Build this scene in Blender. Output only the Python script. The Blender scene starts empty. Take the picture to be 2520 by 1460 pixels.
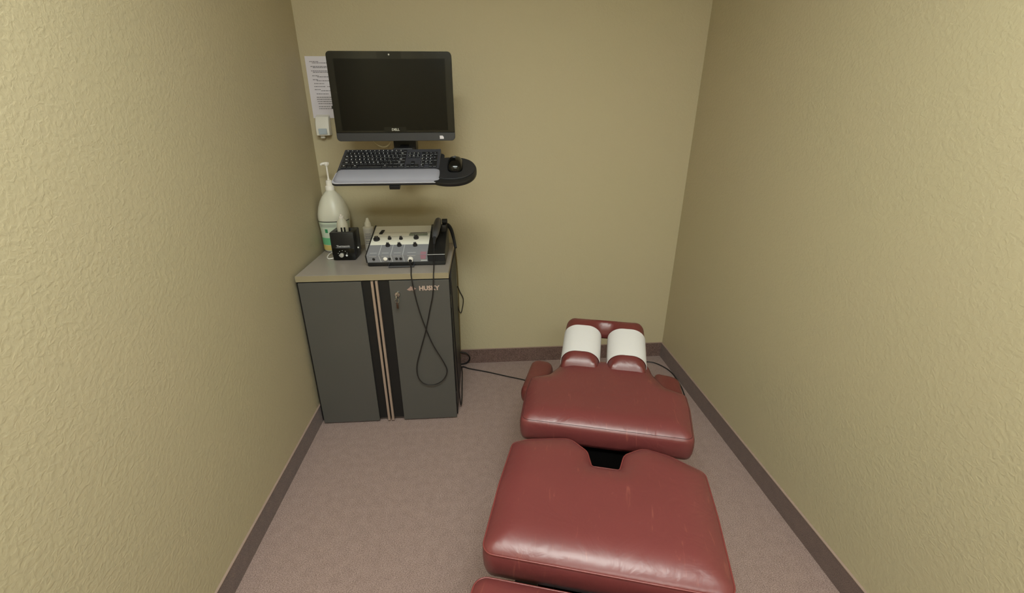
import bpy, bmesh, math, random
import numpy as np
from mathutils import Vector, Matrix
from mathutils.geometry import delaunay_2d_cdt
random.seed(4)
SC = bpy.context.scene
COL = SC.collection
R = math.radians

# ------------------------------------------------------------------ camera
F_PX, YAW, PITCH, ROLL = 1097.9, 0.06762, 0.38130, 0.00426
fw = Vector((math.sin(YAW)*math.cos(PITCH), math.cos(YAW)*math.cos(PITCH), -math.sin(PITCH)))
rt = Vector((math.cos(YAW), -math.sin(YAW), 0)); dn = fw.cross(rt)
r2 = rt*math.cos(ROLL) + dn*math.sin(ROLL); d2 = dn*math.cos(ROLL) - rt*math.sin(ROLL)
cam = bpy.data.cameras.new('camera'); co = bpy.data.objects.new('camera', cam); COL.objects.link(co)
m = Matrix.Identity(4)
for i in range(3):
    m[i][0] = r2[i]; m[i][1] = -d2[i]; m[i][2] = -fw[i]
m[2][3] = 1.5
co.matrix_world = m
cam.sensor_fit = 'HORIZONTAL'; cam.sensor_width = 36; cam.lens = 36*F_PX/2520; cam.clip_start = .02
SC.camera = co

# ------------------------------------------------------------------ world, exposure, lamp strength
w = bpy.data.worlds.new('world'); SC.world = w; w.use_nodes = True
w.node_tree.nodes['Background'].inputs[0].default_value = (.9, .88, .82, 1)
w.node_tree.nodes['Background'].inputs[1].default_value = .3
SC.view_settings.view_transform = 'Standard'
SC.view_settings.look = 'None'
SC.view_settings.gamma = 1
SC.view_settings.use_curve_mapping = False
SC.view_settings.exposure = 0.0
LAMP = 32.0          # radiance of the ceiling light diffusers

# ------------------------------------------------------------------ materials
def lin(c):
    return tuple((v/255/12.92) if v/255 <= .04045 else ((v/255+.055)/1.055)**2.4 for v in c) + (1,)
class NT:
    def __init__(s, name):
        s.m = bpy.data.materials.new(name); s.m.use_nodes = True; s.t = s.m.node_tree
        s.b = s.t.nodes['Principled BSDF']
    def n(s, typ, **kw):
        o = s.t.nodes.new(typ)
        for k, v in kw.items():
            if k in o.inputs: o.inputs[k].default_value = v
            else: setattr(o, k, v)
        return o
    def l(s, a, b): s.t.links.new(a, b)
def mat(name, col, rough=.5, metal=0, spec=.5, var=0, vscale=20, bump=0, bscale=200, trans=0, alpha=1, emit=0, coat=0, sss=0):
    N = NT(name); b = N.b; c = lin(col)
    b.inputs['Base Color'].default_value = c
    b.inputs['Roughness'].default_value = rough; b.inputs['Metallic'].default_value = metal
    b.inputs['Specular IOR Level'].default_value = spec
    b.inputs['Transmission Weight'].default_value = trans; b.inputs['Alpha'].default_value = alpha
    b.inputs['Coat Weight'].default_value = coat
    if sss:
        b.inputs['Subsurface Weight'].default_value = sss; b.inputs['Subsurface Scale'].default_value = .02
    if emit:
        b.inputs['Emission Color'].default_value = c; b.inputs['Emission Strength'].default_value = emit
    tc = N.n('ShaderNodeTexCoord')
    if var:
        no = N.n('ShaderNodeTexNoise', Scale=vscale, Detail=5.0)
        mp = N.n('ShaderNodeMapRange'); mp.inputs['To Min'].default_value = 1-var; mp.inputs['To Max'].default_value = 1+var
        mx = N.n('ShaderNodeVectorMath', operation='SCALE'); mx.inputs[0].default_value = c[:3]
        N.l(tc.outputs['Object'], no.inputs['Vector']); N.l(no.outputs[0], mp.inputs[0]); N.l(mp.outputs[0], mx.inputs['Scale'])
        N.l(mx.outputs[0], b.inputs['Base Color'])
    if bump:
        no = N.n('ShaderNodeTexNoise', Scale=bscale, Detail=3.0)
        bp = N.n('ShaderNodeBump', Strength=bump, Distance=.002)
        N.l(tc.outputs['Object'], no.inputs['Vector']); N.l(no.outputs[0], bp.inputs['Height']); N.l(bp.outputs[0], b.inputs['Normal'])
    return N.m

def wall_mat():
    N = NT('olive_wall_paint'); b = N.b
    tc = N.n('ShaderNodeTexCoord')
    n1 = N.n('ShaderNodeTexNoise', Scale=1.3, Detail=2.0)
    cr = N.n('ShaderNodeMix', data_type='RGBA'); cr.inputs[6].default_value = lin((181, 171, 139)); cr.inputs[7].default_value = lin((185, 171, 143))
    N.l(tc.outputs['Object'], n1.inputs['Vector']); N.l(n1.outputs[0], cr.inputs[0]); N.l(cr.outputs[2], b.inputs['Base Color'])
    b.inputs['Roughness'].default_value = .62; b.inputs['Specular IOR Level'].default_value = .3
    n2 = N.n('ShaderNodeTexNoise', Scale=85.0, Detail=3.0, Distortion=.6)
    rp = N.n('ShaderNodeMapRange'); rp.inputs['From Min'].default_value = .4; rp.inputs['From Max'].default_value = .66
    bp = N.n('ShaderNodeBump', Strength=.2, Distance=.003)
    N.l(tc.outputs['Object'], n2.inputs['Vector']); N.l(n2.outputs[0], rp.inputs[0]); N.l(rp.outputs[0], bp.inputs['Height']); N.l(bp.outputs[0], b.inputs['Normal'])
    return N.m
def carpet_mat(name, c0, c1, sc=1.0):
    N = NT(name); b = N.b; tc = N.n('ShaderNodeTexCoord')
    mpn = N.n('ShaderNodeMapping'); mpn.inputs['Scale'].default_value = (1, 1.7, 1)
    n1 = N.n('ShaderNodeTexNoise', Scale=230.0*sc, Detail=3.0, Roughness=.75)
    n2 = N.n('ShaderNodeTexNoise', Scale=30.0, Detail=4.0)
    ad = N.n('ShaderNodeMath', operation='MULTIPLY_ADD'); ad.inputs[1].default_value = .12
    rp = N.n('ShaderNodeMapRange'); rp.inputs['From Min'].default_value = .40; rp.inputs['From Max'].default_value = .72
    cr = N.n('ShaderNodeMix', data_type='RGBA'); cr.inputs[6].default_value = lin(c0); cr.inputs[7].default_value = lin(c1)
    N.l(tc.outputs['Object'], mpn.inputs[0]); N.l(mpn.outputs[0], n1.inputs['Vector']); N.l(tc.outputs['Object'], n2.inputs['Vector'])
    N.l(n2.outputs[0], ad.inputs[0]); N.l(n1.outputs[0], ad.inputs[2]); N.l(ad.outputs[0], rp.inputs[0])
    N.l(rp.outputs[0], cr.inputs[0]); N.l(cr.outputs[2], b.inputs['Base Color'])
    b.inputs['Roughness'].default_value = .95; b.inputs['Specular IOR Level'].default_value = .1
    b.inputs['Sheen Weight'].default_value = .2
    bp = N.n('ShaderNodeBump', Strength=.5, Distance=.004)
    N.l(n1.outputs[0], bp.inputs['Height']); N.l(bp.outputs[0], b.inputs['Normal'])
    return N.m
def leather_mat(name, col, worn=.5):
    N = NT(name); b = N.b; tc = N.n('ShaderNodeTexCoord')
    n1 = N.n('ShaderNodeTexNoise', Scale=6.0, Detail=4.0)
    c = lin(col); cr = N.n('ShaderNodeMix', data_type='RGBA'); cr.inputs[6].default_value = tuple(v*.88 for v in c[:3])+(1,)
    cr.inputs[7].default_value = tuple(v*1.12 for v in c[:3])+(1,)
    mpn = N.n('ShaderNodeMapping'); mpn.inputs['Scale'].default_value = (75, 11, 10); mpn.inputs['Rotation'].default_value = (0, 0, R(-28))
    n2 = N.n('ShaderNodeTexNoise', Scale=1.0, Detail=3.0, Distortion=1.5)
    rp = N.n('ShaderNodeMapRange'); rp.inputs['From Min'].default_value = .64; rp.inputs['From Max'].default_value = .74; rp.inputs['To Max'].default_value = worn
    mx = N.n('ShaderNodeMix', data_type='RGBA'); mx.inputs[7].default_value = lin((146, 84, 72))
    for t in (n1,): N.l(tc.outputs['Object'], t.inputs['Vector'])
    N.l(tc.outputs['Object'], mpn.inputs[0]); N.l(mpn.outputs[0], n2.inputs['Vector'])
    N.l(n1.outputs[0], cr.inputs[0]); N.l(cr.outputs[2], mx.inputs[6]); N.l(n2.outputs[0], rp.inputs[0]); N.l(rp.outputs[0], mx.inputs[0])
    N.l(mx.outputs[2], b.inputs['Base Color'])
    b.inputs['Roughness'].default_value = .36; b.inputs['Specular IOR Level'].default_value = .5
    v = N.n('ShaderNodeTexNoise', Scale=140.0, Detail=3.0)
    n3 = N.n('ShaderNodeTexNoise', Scale=9.0, Detail=3.0, Distortion=2.0)
    b1 = N.n('ShaderNodeBump', Strength=.10, Distance=.001); b2 = N.n('ShaderNodeBump', Strength=.18, Distance=.01)
    N.l(tc.outputs['Object'], v.inputs['Vector']); N.l(tc.outputs['Object'], n3.inputs['Vector'])
    N.l(v.outputs[0], b1.inputs['Height']); N.l(n3.outputs[0], b2.inputs['Height']); N.l(b1.outputs[0], b2.inputs['Normal']); N.l(b2.outputs[0], b.inputs['Normal'])
    return N.m

M = {}
M['wall'] = wall_mat()
M['floor'] = carpet_mat('brown_carpet', (104, 83, 77), (176, 151, 143))
M['base'] = carpet_mat('dark_carpet_strip', (72, 54, 50), (134, 108, 100), 1.2)
M['cap'] = mat('strip_cap', (150, 128, 116), .8)
M['ceil'] = mat('ceiling_white', (222, 218, 205), .9, bump=.3, bscale=60)
M['leather'] = leather_mat('burgundy_vinyl', (104, 49, 49), .36)
M['leather2'] = leather_mat('burgundy_vinyl_plain', (98, 43, 41), .1)
M['pipe'] = leather_mat('burgundy_piping', (112, 50, 48), .1)
M['stitch'] = mat('dark_thread', (62, 26, 28), .6)
M['paper'] = mat('face_paper', (198, 194, 194), .85, bump=.35, bscale=90)
M['sheet'] = mat('sheet_paper', (214, 208, 216), .8)
M['ink'] = mat('grey_ink', (120, 116, 122), .8)
M['blackgloss'] = mat('black_gloss', (10, 10, 9), .14, spec=.35, var=.2)
M['bezel'] = mat('bezel_gloss', (22, 20, 15), .16, spec=.4, var=.1)
M['screen'] = mat('dark_screen', (12, 10, 6), .18, spec=.22)
M['chin'] = mat('chin_matte', (44, 43, 46), .45, var=.05)
M['black'] = mat('black_plastic', (22, 22, 24), .4, var=.15)
M['blackmat'] = mat('black_matte', (26, 26, 30), .6, bump=.2, bscale=400)
M['darkgrey'] = mat('dark_grey_plastic', (56, 56, 62), .42, var=.1)
M['grip'] = mat('grey_grip', (78, 78, 84), .4, var=.1)
M['key'] = mat('key_black', (24, 24, 27), .45)
M['legend'] = mat('key_legend', (235, 235, 240), .6)
M['rest'] = mat('grey_wrist_fabric', (134, 133, 144), .8, bump=.3, bscale=600, var=.06, vscale=8)
M['restrim'] = mat('wrist_trim', (160, 158, 166), .7)
M['white'] = mat('white_plastic', (232, 226, 218), .4)
M['cream'] = mat('cream_cable', (206, 196, 158), .5)
M['cabgrey'] = mat('charcoal_door_foil', (79, 77, 74), .42, var=.05, vscale=4, bump=.06, bscale=500)
M['cabblack'] = mat('black_carcass', (16, 16, 17), .5, var=.1)
M['pull'] = mat('brushed_pull', (190, 170, 156), .35, metal=.6, var=.1)
M['chrome'] = mat('chrome', (210, 208, 200), .15, metal=1)
M['badge'] = mat('badge_metal', (206, 184, 172), .35, metal=.4)
M['badge2'] = mat('badge_dark', (176, 150, 142), .4, metal=.4)
M['top'] = mat('worktop_grey', (156, 146, 138), .25, var=.06, vscale=5, bump=.05)
M['topedge'] = mat('worktop_edge', (158, 147, 122), .3, metal=.25)
M['devwhite'] = mat('console_cream', (242, 238, 226), .4)
M['devgrey'] = mat('console_grey', (138, 138, 144), .45)
M['devlight'] = mat('console_print', (205, 206, 208), .5)
M['lcd'] = mat('lcd', (150, 156, 140), .25)
M['pink'] = mat('pink_mark', (166, 120, 134), .5)
M['knob'] = mat('knob_black', (34, 32, 34), .35)
M['jug'] = mat('jug_milky', (236, 232, 216), .35, trans=.25, sss=.0)
M['gel'] = mat('gel', (206, 202, 170), .2, trans=.5)
M['label'] = mat('jug_label', (204, 214, 196), .5)
M['green'] = mat('label_green', (112, 190, 140), .5)
M['green2'] = mat('label_emblem', (50, 140, 96), .5)
M['yellow'] = mat('label_yellow', (214, 190, 116), .5)
M['cable'] = mat('cable_black', (28, 24, 24), .5)
M['cabletan'] = mat('cable_tan', (116, 98, 62), .6)
M['steel'] = mat('steel_black', (30, 29, 30), .4, metal=.3, var=.1)
M['notch_shade_plate'] = mat('notch_shade_black', (8, 7, 7), .9, spec=0)  # near-black without gloss, stands in for the deep shade below the notch
M['dial'] = mat('dial_silver', (190, 188, 184), .3, metal=.5)
M['fob'] = mat('key_fob', (58, 34, 20), .5)
M['dispenser'] = mat('dispenser_white', (222, 218, 210), .35)
M['window'] = mat('grey_window', (176, 186, 196), .2)
M['frame'] = mat('fixture_white', (225, 225, 222), .5)
M['diff'] = mat('fixture_diffuser', (247, 255, 248), .5, emit=LAMP)

# ------------------------------------------------------------------ mesh builder
class MB:
    def __init__(s, f=None): s.v = []; s.f = []; s.mi = []; s.xf = f; s.cur = 0
    def add(s, vs, fs):
        o = len(s.v)
        s.v += [tuple(s.xf(*v)) if s.xf else tuple(v) for v in vs]
        for f in fs: s.f.append([i+o for i in f]); s.mi.append(s.cur)
        return s
    def box(s, x0, x1, y0, y1, z0, z1, bev=0, seg=2):
        bm = bmesh.new(); bmesh.ops.create_cube(bm, size=1)
        for v in bm.verts: v.co = ((x0+x1)/2+v.co.x*(x1-x0), (y0+y1)/2+v.co.y*(y1-y0), (z0+z1)/2+v.co.z*(z1-z0))
        if bev: bmesh.ops.bevel(bm, geom=bm.edges[:], offset=bev, segments=seg, profile=.5, affect='EDGES')
        return s.bm(bm)
    def bm(s, bm):
        bm.verts.index_update(); s.add([v.co[:] for v in bm.verts], [[v.index for v in f.verts] for f in bm.faces]); bm.free(); return s
    def prism(s, pts, h0, h1, plane='xy', bev=0, seg=2):
        """polygon in a plane pushed along the third axis from h0 to h1"""
        mp = {'xy': lambda a, b, h: (a, b, h), 'xz': lambda a, b, h: (a, h, b), 'yz': lambda a, b, h: (h, a, b)}[plane]
        bm = bmesh.new(); lo = [bm.verts.new(mp(a, b, h0)) for a, b in pts]; hi = [bm.verts.new(mp(a, b, h1)) for a, b in pts]
        n = len(pts); bm.faces.new(lo[::-1]); top = bm.faces.new(hi)
        for i in range(n): bm.faces.new((lo[i], lo[(i+1) % n], hi[(i+1) % n], hi[i]))
        bmesh.ops.recalc_face_normals(bm, faces=bm.faces[:])
        if bev:
            es = [e for e in bm.edges if (e.verts[0] in lo) == (e.verts[1] in lo)]
            bmesh.ops.bevel(bm, geom=es, offset=bev, segments=seg, profile=.5, affect='EDGES')
        return s.bm(bm)
    def lathe(s, c, prof, n=32, axis=(0, 0, 1), sq=1.0):
        """profile (radius, height) turned about an axis through c"""
        ax = Vector(axis).normalized(); u = ax.orthogonal().normalized()
        if abs(ax.z) > .99: u = Vector((1, 0, 0))
        w_ = ax.cross(u); c = Vector(c); vs = []; fs = []
        for r, h in prof:
            for k in range(n):
                t = 2*math.pi*k/n; vs.append((c+ax*h+u*(r*math.cos(t))+w_*(r*sq*math.sin(t)))[:])
        for i in range(len(prof)-1):
            for k in range(n):
                k2 = (k+1) % n; fs.append((i*n+k, i*n+k2, (i+1)*n+k2, (i+1)*n+k))
        fs.append(tuple(range(n))[::-1]); fs.append(tuple(range((len(prof)-1)*n, len(prof)*n)))
        return s.add(vs, fs)
    def cyl(s, p0, p1, r, n=20, r1=None, bev=0):
        p0 = Vector(p0); p1 = Vector(p1); L = (p1-p0).length; r1 = r if r1 is None else r1
        pr = [(r, 0), (r1, L)] if not bev else [(r-bev, 0), (r, bev), (r1, L-bev), (r1-bev, L)]
        return s.lathe(p0, pr, n, (p1-p0)[:])
    def tube(s, pts, r, n=8, closed=False, smooth=True, sub=6, radii=None):
        P = [Vector(p) for p in pts]; Rr = radii or [r]*len(P)
        if smooth:
            Q = []; RR = []; m_ = len(P)
            rng = range(m_ if closed else m_-1)
            for i in rng:
                g = (lambda j: P[j % m_]) if closed else (lambda j: P[min(max(j, 0), m_-1)])
                a, b, c, d = g(i-1), g(i), g(i+1), g(i+2)
                for k in range(sub):
                    t = k/sub
                    Q.append(.5*((2*b)+(c-a)*t+(2*a-5*b+4*c-d)*t*t+(3*b-a-3*c+d)*t**3))
                    RR.append(Rr[i]*(1-t)+Rr[(i+1) % m_]*t)
            if not closed: Q.append(P[-1]); RR.append(Rr[-1])
            P, Rr = Q, RR
        m_ = len(P); vs = []; fs = []; prev = None
        for i in range(m_):
            a = P[(i-1) % m_] if (closed or i) else P[0]; b = P[(i+1) % m_] if (closed or i < m_-1) else P[-1]
            t = (b-a).normalized()
            u = t.orthogonal().normalized() if prev is None else (prev-t*prev.dot(t)).normalized()
            prev = u; w_ = t.cross(u)
            for k in range(n):
                an = 2*math.pi*k/n; vs.append((P[i]+(u*math.cos(an)+w_*math.sin(an))*Rr[i])[:])
        for i in range(m_ if closed else m_-1):
            i2 = (i+1) % m_
            for k in range(n):
                k2 = (k+1) % n; fs.append((i*n+k, i*n+k2, i2*n+k2, i2*n+k))
        if not closed: fs.append(tuple(range(n))[::-1]); fs.append(tuple(range((m_-1)*n, m_*n)))
        return s.add(vs, fs)
    def text(s, body, p, size, U, V, depth=.0008, bold=0, sx=1.0):
        cu = bpy.data.curves.new('t', 'FONT'); cu.body = body; cu.size = size; cu.extrude = depth/2; cu.offset = bold
        cu.align_x = 'CENTER'; cu.align_y = 'CENTER'; cu.resolution_u = 2
        o = bpy.data.objects.new('t', cu); COL.objects.link(o)
        dg = bpy.context.evaluated_depsgraph_get(); me = bpy.data.meshes.new_from_object(o.evaluated_get(dg))
        U = Vector(U).normalized(); V = Vector(V).normalized(); W = U.cross(V); p = Vector(p)
        s.add([(p+U*(v.co.x*sx)+V*v.co.y+W*v.co.z)[:] for v in me.vertices], [list(f.vertices) for f in me.polygons])
        bpy.data.objects.remove(o); bpy.data.curves.remove(cu); bpy.data.meshes.remove(me)
        return s
    def mesh(s, name, mats, off=(0, 0, 0), ang=35, fix=True):
        me = bpy.data.meshes.new(name); ox, oy, oz = off
        me.from_pydata([(x-ox, y-oy, z-oz) for x, y, z in s.v], [], s.f)
        mats = mats if isinstance(mats, (list, tuple)) else [mats]
        for k in mats: me.materials.append(M[k] if isinstance(k, str) else k)
        me.polygons.foreach_set('material_index', s.mi)
        if fix:
            bm = bmesh.new(); bm.from_mesh(me); bmesh.ops.recalc_face_normals(bm, faces=bm.faces[:]); bm.to_mesh(me); bm.free()
        me.polygons.foreach_set('use_smooth', [True]*len(me.polygons)); me.set_sharp_from_angle(angle=R(ang)); me.update()
        return me
    def build(s, name, mats, parent=None, ang=35, label=None, local=False, fix=True):
        """one mesh object; a child shares its root's frame"""
        root = parent
        while root is not None and root.parent: root = root.parent
        off = (0, 0, 0) if (local or root is None) else tuple(root.location)
        o = bpy.data.objects.new(name, s.mesh(name, mats, off, ang, fix)); COL.objects.link(o)
        if parent is not None: o.parent = parent
        if label: o['label'] = label
        return o
def thing(name, label, cat, loc=(0, 0, 0), rot=(0, 0, 0), group=None):
    o = bpy.data.objects.new(name, None); COL.objects.link(o); o.location = loc; o.rotation_euler = rot; o.empty_display_size = .05
    o['label'] = label; o['category'] = cat
    if group: o['group'] = group
    return o
def tag(o, label, cat, group=None):
    o['label'] = label; o['category'] = cat
    if group: o['group'] = group
    return o
def struct(name, mb, m_, label=None, cat=None):
    o = mb.build(name, m_); o['kind'] = 'structure'
    if label: o['label'] = label; o['category'] = cat
    return o
def fillet(pts, rad, n=6):
    out = []; N_ = len(pts)
    for i in range(N_):
        p = Vector(pts[i][:2]); r = pts[i][2] if len(pts[i]) > 2 else rad
        a = Vector(pts[i-1][:2])-p; b = Vector(pts[(i+1) % N_][:2])-p
        if r <= 0: out.append(p[:]); continue
        la, lb = a.length, b.length; a.normalize(); b.normalize()
        half = math.acos(max(-1, min(1, a.dot(b))))/2
        if half > R(87): out.append(p[:]); continue
        d = min(r/math.tan(half), la*.48, lb*.48); rr = d*math.tan(half)
        c = p+(a+b).normalized()*(rr/math.sin(half))
        s0 = (p+a*d)-c; s1 = (p+b*d)-c
        a0 = math.atan2(s0.y, s0.x); a1 = math.atan2(s1.y, s1.x); da = (a1-a0+math.pi) % (2*math.pi)-math.pi
        for k in range(n+1):
            t = a0+da*k/n; out.append((c.x+rr*math.cos(t), c.y+rr*math.sin(t)))
    return out
def rrect(x0, x1, y0, y1, r, n=6): return fillet([(x0, y0), (x1, y0), (x1, y1), (x0, y1)], r, n)

# ------------------------------------------------------------------ room shell
XL, XR, YB, YF, ZC = -.883, 1.185, 2.585, -3.2, 2.74
def quad(pts): return MB().add(pts, [(0, 1, 2, 3)])
def slab(p, t):     # thick wall from an inner quad, pushed outwards by t
    q = [tuple(Vector(a)+Vector(t)) for a in p]
    return MB().add(list(p)+q, [(0, 1, 2, 3), (7, 6, 5, 4), (0, 4, 5, 1), (1, 5, 6, 2), (2, 6, 7, 3), (3, 7, 4, 0)])
struct('floor', slab([(XL-.1, YF-.1, 0), (XR+.1, YF-.1, 0), (XR+.1, YB+.1, 0), (XL-.1, YB+.1, 0)], (0, 0, -.1)), 'floor')
struct('ceiling', slab([(XL-.1, YF-.1, ZC), (XR+.2, YF-.1, ZC), (XR+.2, YB+.1, ZC), (XL-.1, YB+.1, ZC)], (0, 0, .1)), 'ceil')
LEAN = .026
struct('wall_left', slab([(XL, YF, 0), (XL, YB, 0), (XL, YB, ZC), (XL, YF, ZC)], (-.1, 0, 0)), 'wall')
struct('wall_right', slab([(XR-.004, YF, 0), (XR-.004, YB, 0), (XR+LEAN, YB, ZC), (XR+LEAN, YF, ZC)], (.1, 0, 0)), 'wall')
struct('wall_back', slab([(XL-.1, YB, 0), (XR+.13, YB, 0), (XR+.13, YB, ZC), (XL-.1, YB, ZC)], (0, .1, 0)), 'wall')
struct('wall_front', slab([(XL-.1, YF, 0), (XR+.13, YF, 0), (XR+.13, YF, ZC), (XL-.1, YF, ZC)], (0, -.1, 0)), 'wall')
BH, BT = .098, .007
def baseboard(name, x0, x1, y0, y1, ax):
    b = struct(name, MB().box(x0, x1, y0, y1, 0, BH), 'base')
    c = MB(); e = .0012
    if ax == 'x+': c.box(x0, x1+e, y0, y1, BH, BH+.003)
    elif ax == 'x-': c.box(x0-e, x1, y0, y1, BH, BH+.003)
    else: c.box(x0, x1, y0-e, y1, BH, BH+.003)
    o = c.build('cap_strip', 'cap', b)
baseboard('baseboard_left', XL, XL+BT, YF, YB, 'x+')
baseboard('baseboard_right', XR-.004-BT, XR-.003, YF, YB, 'x-')
baseboard('baseboard_back', XL+BT, XR-.004-BT, YB-BT, YB, 'y')

# ceiling lights: one above the camera, plus an added fill light behind it
def ceiling_light(x, y, label):
    t = thing('ceiling_light', label, 'ceiling light', (x, y, ZC-.06))
    f = MB()
    a, b_ = .61, .31
    for (x0, x1, y0, y1) in ((-a, a, -b_, -b_+.03), (-a, a, b_-.03, b_), (-a, -a+.03, -b_+.03, b_-.03), (a-.03, a, -b_+.03, b_-.03)):
        f.box(x+x0, x+x1, y+y0, y+y1, ZC-.06, ZC)
    f.build('frame', 'frame', t)
    MB().box(x-a+.03, x+a-.03, y-b_+.03, y+b_-.03, ZC-.045, ZC-.03).build('diffuser', 'diff', t)
ceiling_light(.02, .14, 'white framed ceiling light above the camera side of the room')
ceiling_light(.05, -2.0, 'added unseen ceiling fill light above the front end of the room')  # second fixture, added out of view to even out the lighting

# ------------------------------------------------------------------ storage cabinet
CX0, CX1, CY = -.860, -.160, 2.0
cab = thing('storage_cabinet', 'charcoal two-door storage cabinet with silver centre pulls in the left corner', 'cabinet', ((CX0+CX1)/2, CY+.25, 0))
b = MB()
b.box(CX0-.013, CX0+.022, CY+.024, 2.5, .012, .797); b.box(CX1-.022, CX1+.0015, CY+.024, 2.5, .012, .797)
b.box(CX0+.022, CX1-.022, CY+.024, 2.5, .02, .04); b.box(CX0+.022, CX1-.022, CY+.024, 2.5, .779, .797); b.box(CX0+.022, CX1-.022, 2.485, 2.5, .04, .779)
b.build('body', 'cabblack', cab)
for fx, fy in ((CX0+.04, 2.04), (CX1-.04, 2.04), (CX0+.04, 2.46), (CX1-.04, 2.46)):
    MB().cyl((fx, fy, 0), (fx, fy, .02), .018).build('foot', 'cabblack', cab)
# worktop: grey slab with a metal-look front edge
t = MB().box(CX0-.004, CX1-.003, CY+.002, 2.535, .799, .827, .0015, 1).build('worktop', 'top', cab)
MB().box(CX0-.004, CX1-.003, CY-.002, CY+.0022, .799, .8265).build('edge_strip', 'topedge', t, label='beige metal-look front edge')
def door(x0, x1, gx0, gx1, kx0, kx1, px0, px1, z0):
    d = MB().box(x0, x1, CY+.008, CY+.022, z0+.012, .793).build('door', 'cabblack', cab)
    MB().box(gx0, gx1, CY-.002, CY+.008, z0, .793, .0012, 1).build('panel', 'cabgrey', d, label='charcoal grey face panel')
    p = MB(); p.prism(fillet([(px0, CY+.007), (px1, CY+.007), (px1, CY-.008), (px0, CY-.008)], .002, 3), z0+.004, .7955, 'xy').build('pull', 'pull', d, label='full-height silver edge pull')
    return d
dl = door(CX0+.003, -.5135, CX0+.003, -.570, 0, 0, -.5255, -.5135, .010)
dr = door(-.5125, CX1-.003, -.442, CX1-.003, 0, 0, -.505, -.493, .010)
# lock with key
lk = MB().lathe((-.408, CY-.002, .727), [(.0, 0), (.013, 0), (.013, .006), (.011, .009), (0, .009)], 24, (0, -1, 0)).build('lock', 'chrome', dr)
k = MB(); k.box(-.4095, -.4065, CY-.030, CY-.011, .720, .734, .0008, 1); k.lathe((-.408, CY-.03, .722), [(0, -.0015), (.011, -.0015), (.011, .0015), (0, .0015)], 20, (1, 0, 0))
k.tube([(-.408+.009*math.cos(a*math.pi/6), CY-.03+.002*math.sin(a), .704+.011*math.sin(a*math.pi/6)) for a in range(12)], .0011, 6, closed=True, sub=2)
k.build('key', 'chrome', cab)
MB().box(-.4125, -.4035, CY-.0325, CY-.0285, .664, .694, .0015).build('key_fob', 'fob', cab, label='small brown key tag')
bd = MB().text('HUSKY', (-.258, CY-.004, .7525), .030, (1, 0, 0), (0, 0, 1), .003, .0011, 1.0)
bd.build('badge_lettering', 'badge', dr, label='raised silver letters')
# dog-head emblem: pointed muzzle, ears
e = MB().prism([(-.362, .748), (-.350, .757), (-.343, .766), (-.338, .760), (-.333, .768), (-.328, .758), (-.318, .752), (-.326, .748), (-.330, .739), (-.338, .745), (-.350, .742)], CY-.0055, CY-.002, 'xz')
e.build('badge_emblem', 'badge2', dr)
h = MB(); h.box(CX1-.0045, CX1+.001, CY+.006, CY+.026, .64, .71, .001, 1); h.build('hinge', 'black', cab)
h = MB(); h.box(CX1-.0045, CX1+.001, CY+.006, CY+.026, .09, .16, .001, 1); h.build('hinge', 'black', cab)

# ------------------------------------------------------------------ therapy console on the worktop
CT = .827
dev = thing('therapy_console', 'cream and grey electrotherapy console with black knobs on the cabinet top', 'medical device', (-.37, 2.25, CT))
X0, X1, XB = -.563, -.182, -.268
def cons(x0, x1, d=0):
    return [(2.116-d, .848), (2.104-d, .887), (2.380, .969), (2.400, .960), (2.400, .848)]
bs = MB(); bs.box(X0+.004, X1-.002, 2.116, 2.405, CT+.004, .849, .003)
bs.build('base', 'black', dev)
for x, y in ((-.53, 2.14), (-.21, 2.14), (-.53, 2.38), (-.21, 2.38)): MB().cyl((x, y, CT), (x, y, CT+.006), .008).build('foot', 'black', dev)
def zt(y): return .887+(y-2.104)*(.082/.276)
# grey lower part, cream upper part
MB().prism([(2.116, .849), (2.104, .887), (2.196, zt(2.196)), (2.196, .849)], X0+.005, XB, 'yz').build('front_panel', 'devgrey', dev, label='grey lower panel')
MB().prism([(2.196, .849), (2.196, zt(2.196)), (2.376, zt(2.376)), (2.386, .964), (2.398, .95), (2.398, .849)], X0+.005, XB, 'yz').build('control_panel', 'devwhite', dev, label='cream upper panel')
MB().prism([(2.112, .849), (2.099, .888), (2.376, .973), (2.392, .966), (2.402, .95), (2.402, .849)], X0, X0+.005, 'yz').build('side_cheek', 'black', dev, label='black left side')
rb = MB().prism([(2.112, .849), (2.099, .888), (2.376, .973), (2.392, .966), (2.402, .95), (2.402, .849)], XB, X1, 'yz', .002, 1).build('holder_bay', 'black', dev, label='black right bay')
MB().box(XB+.001, X1-.001, 2.0975, 2.100, .8868, .8885).build('trim_line', 'devlight', rb)
# fine printing on the panels
U = Vector((0, .276, .082)).normalized(); NM = Vector((0, -U.z, U.y))
def top(x, y, h=0): return (x, y+NM.y*h, zt(y)+NM.z*h)
pr = MB()
def strip(x0, x1, y0, y1, h=.0006): pr.add([top(x0, y0, h), top(x1, y0, h), top(x1, y1, h), top(x0, y1, h)], [(0, 1, 2, 3)])
def fr(x, z, h=.0006): yy = 2.116-(z-.848)*(.012/.039); return (x, yy-h, z)
for xt, xb in ((-.500, -.493), (-.443, -.438), (-.386, -.382)):
    strip(xt-.0012, xt+.0012, 2.106, 2.195)
    pr.add([fr(xb-.0012, .851), fr(xb+.0012, .851), fr(xt+.0012, .887), fr(xt-.0012, .887)], [(0, 1, 2, 3)])
for xa, xb2 in ((-.545, -.512), (-.487, -.455), (-.430, -.398), (-.365, -.325)):
    strip(xa, xb2, 2.122, 2.125); pr.add([fr(xa, .882), fr(xb2, .882), fr(xb2, .8835), fr(xa, .8835)], [(0, 1, 2, 3)])
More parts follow.
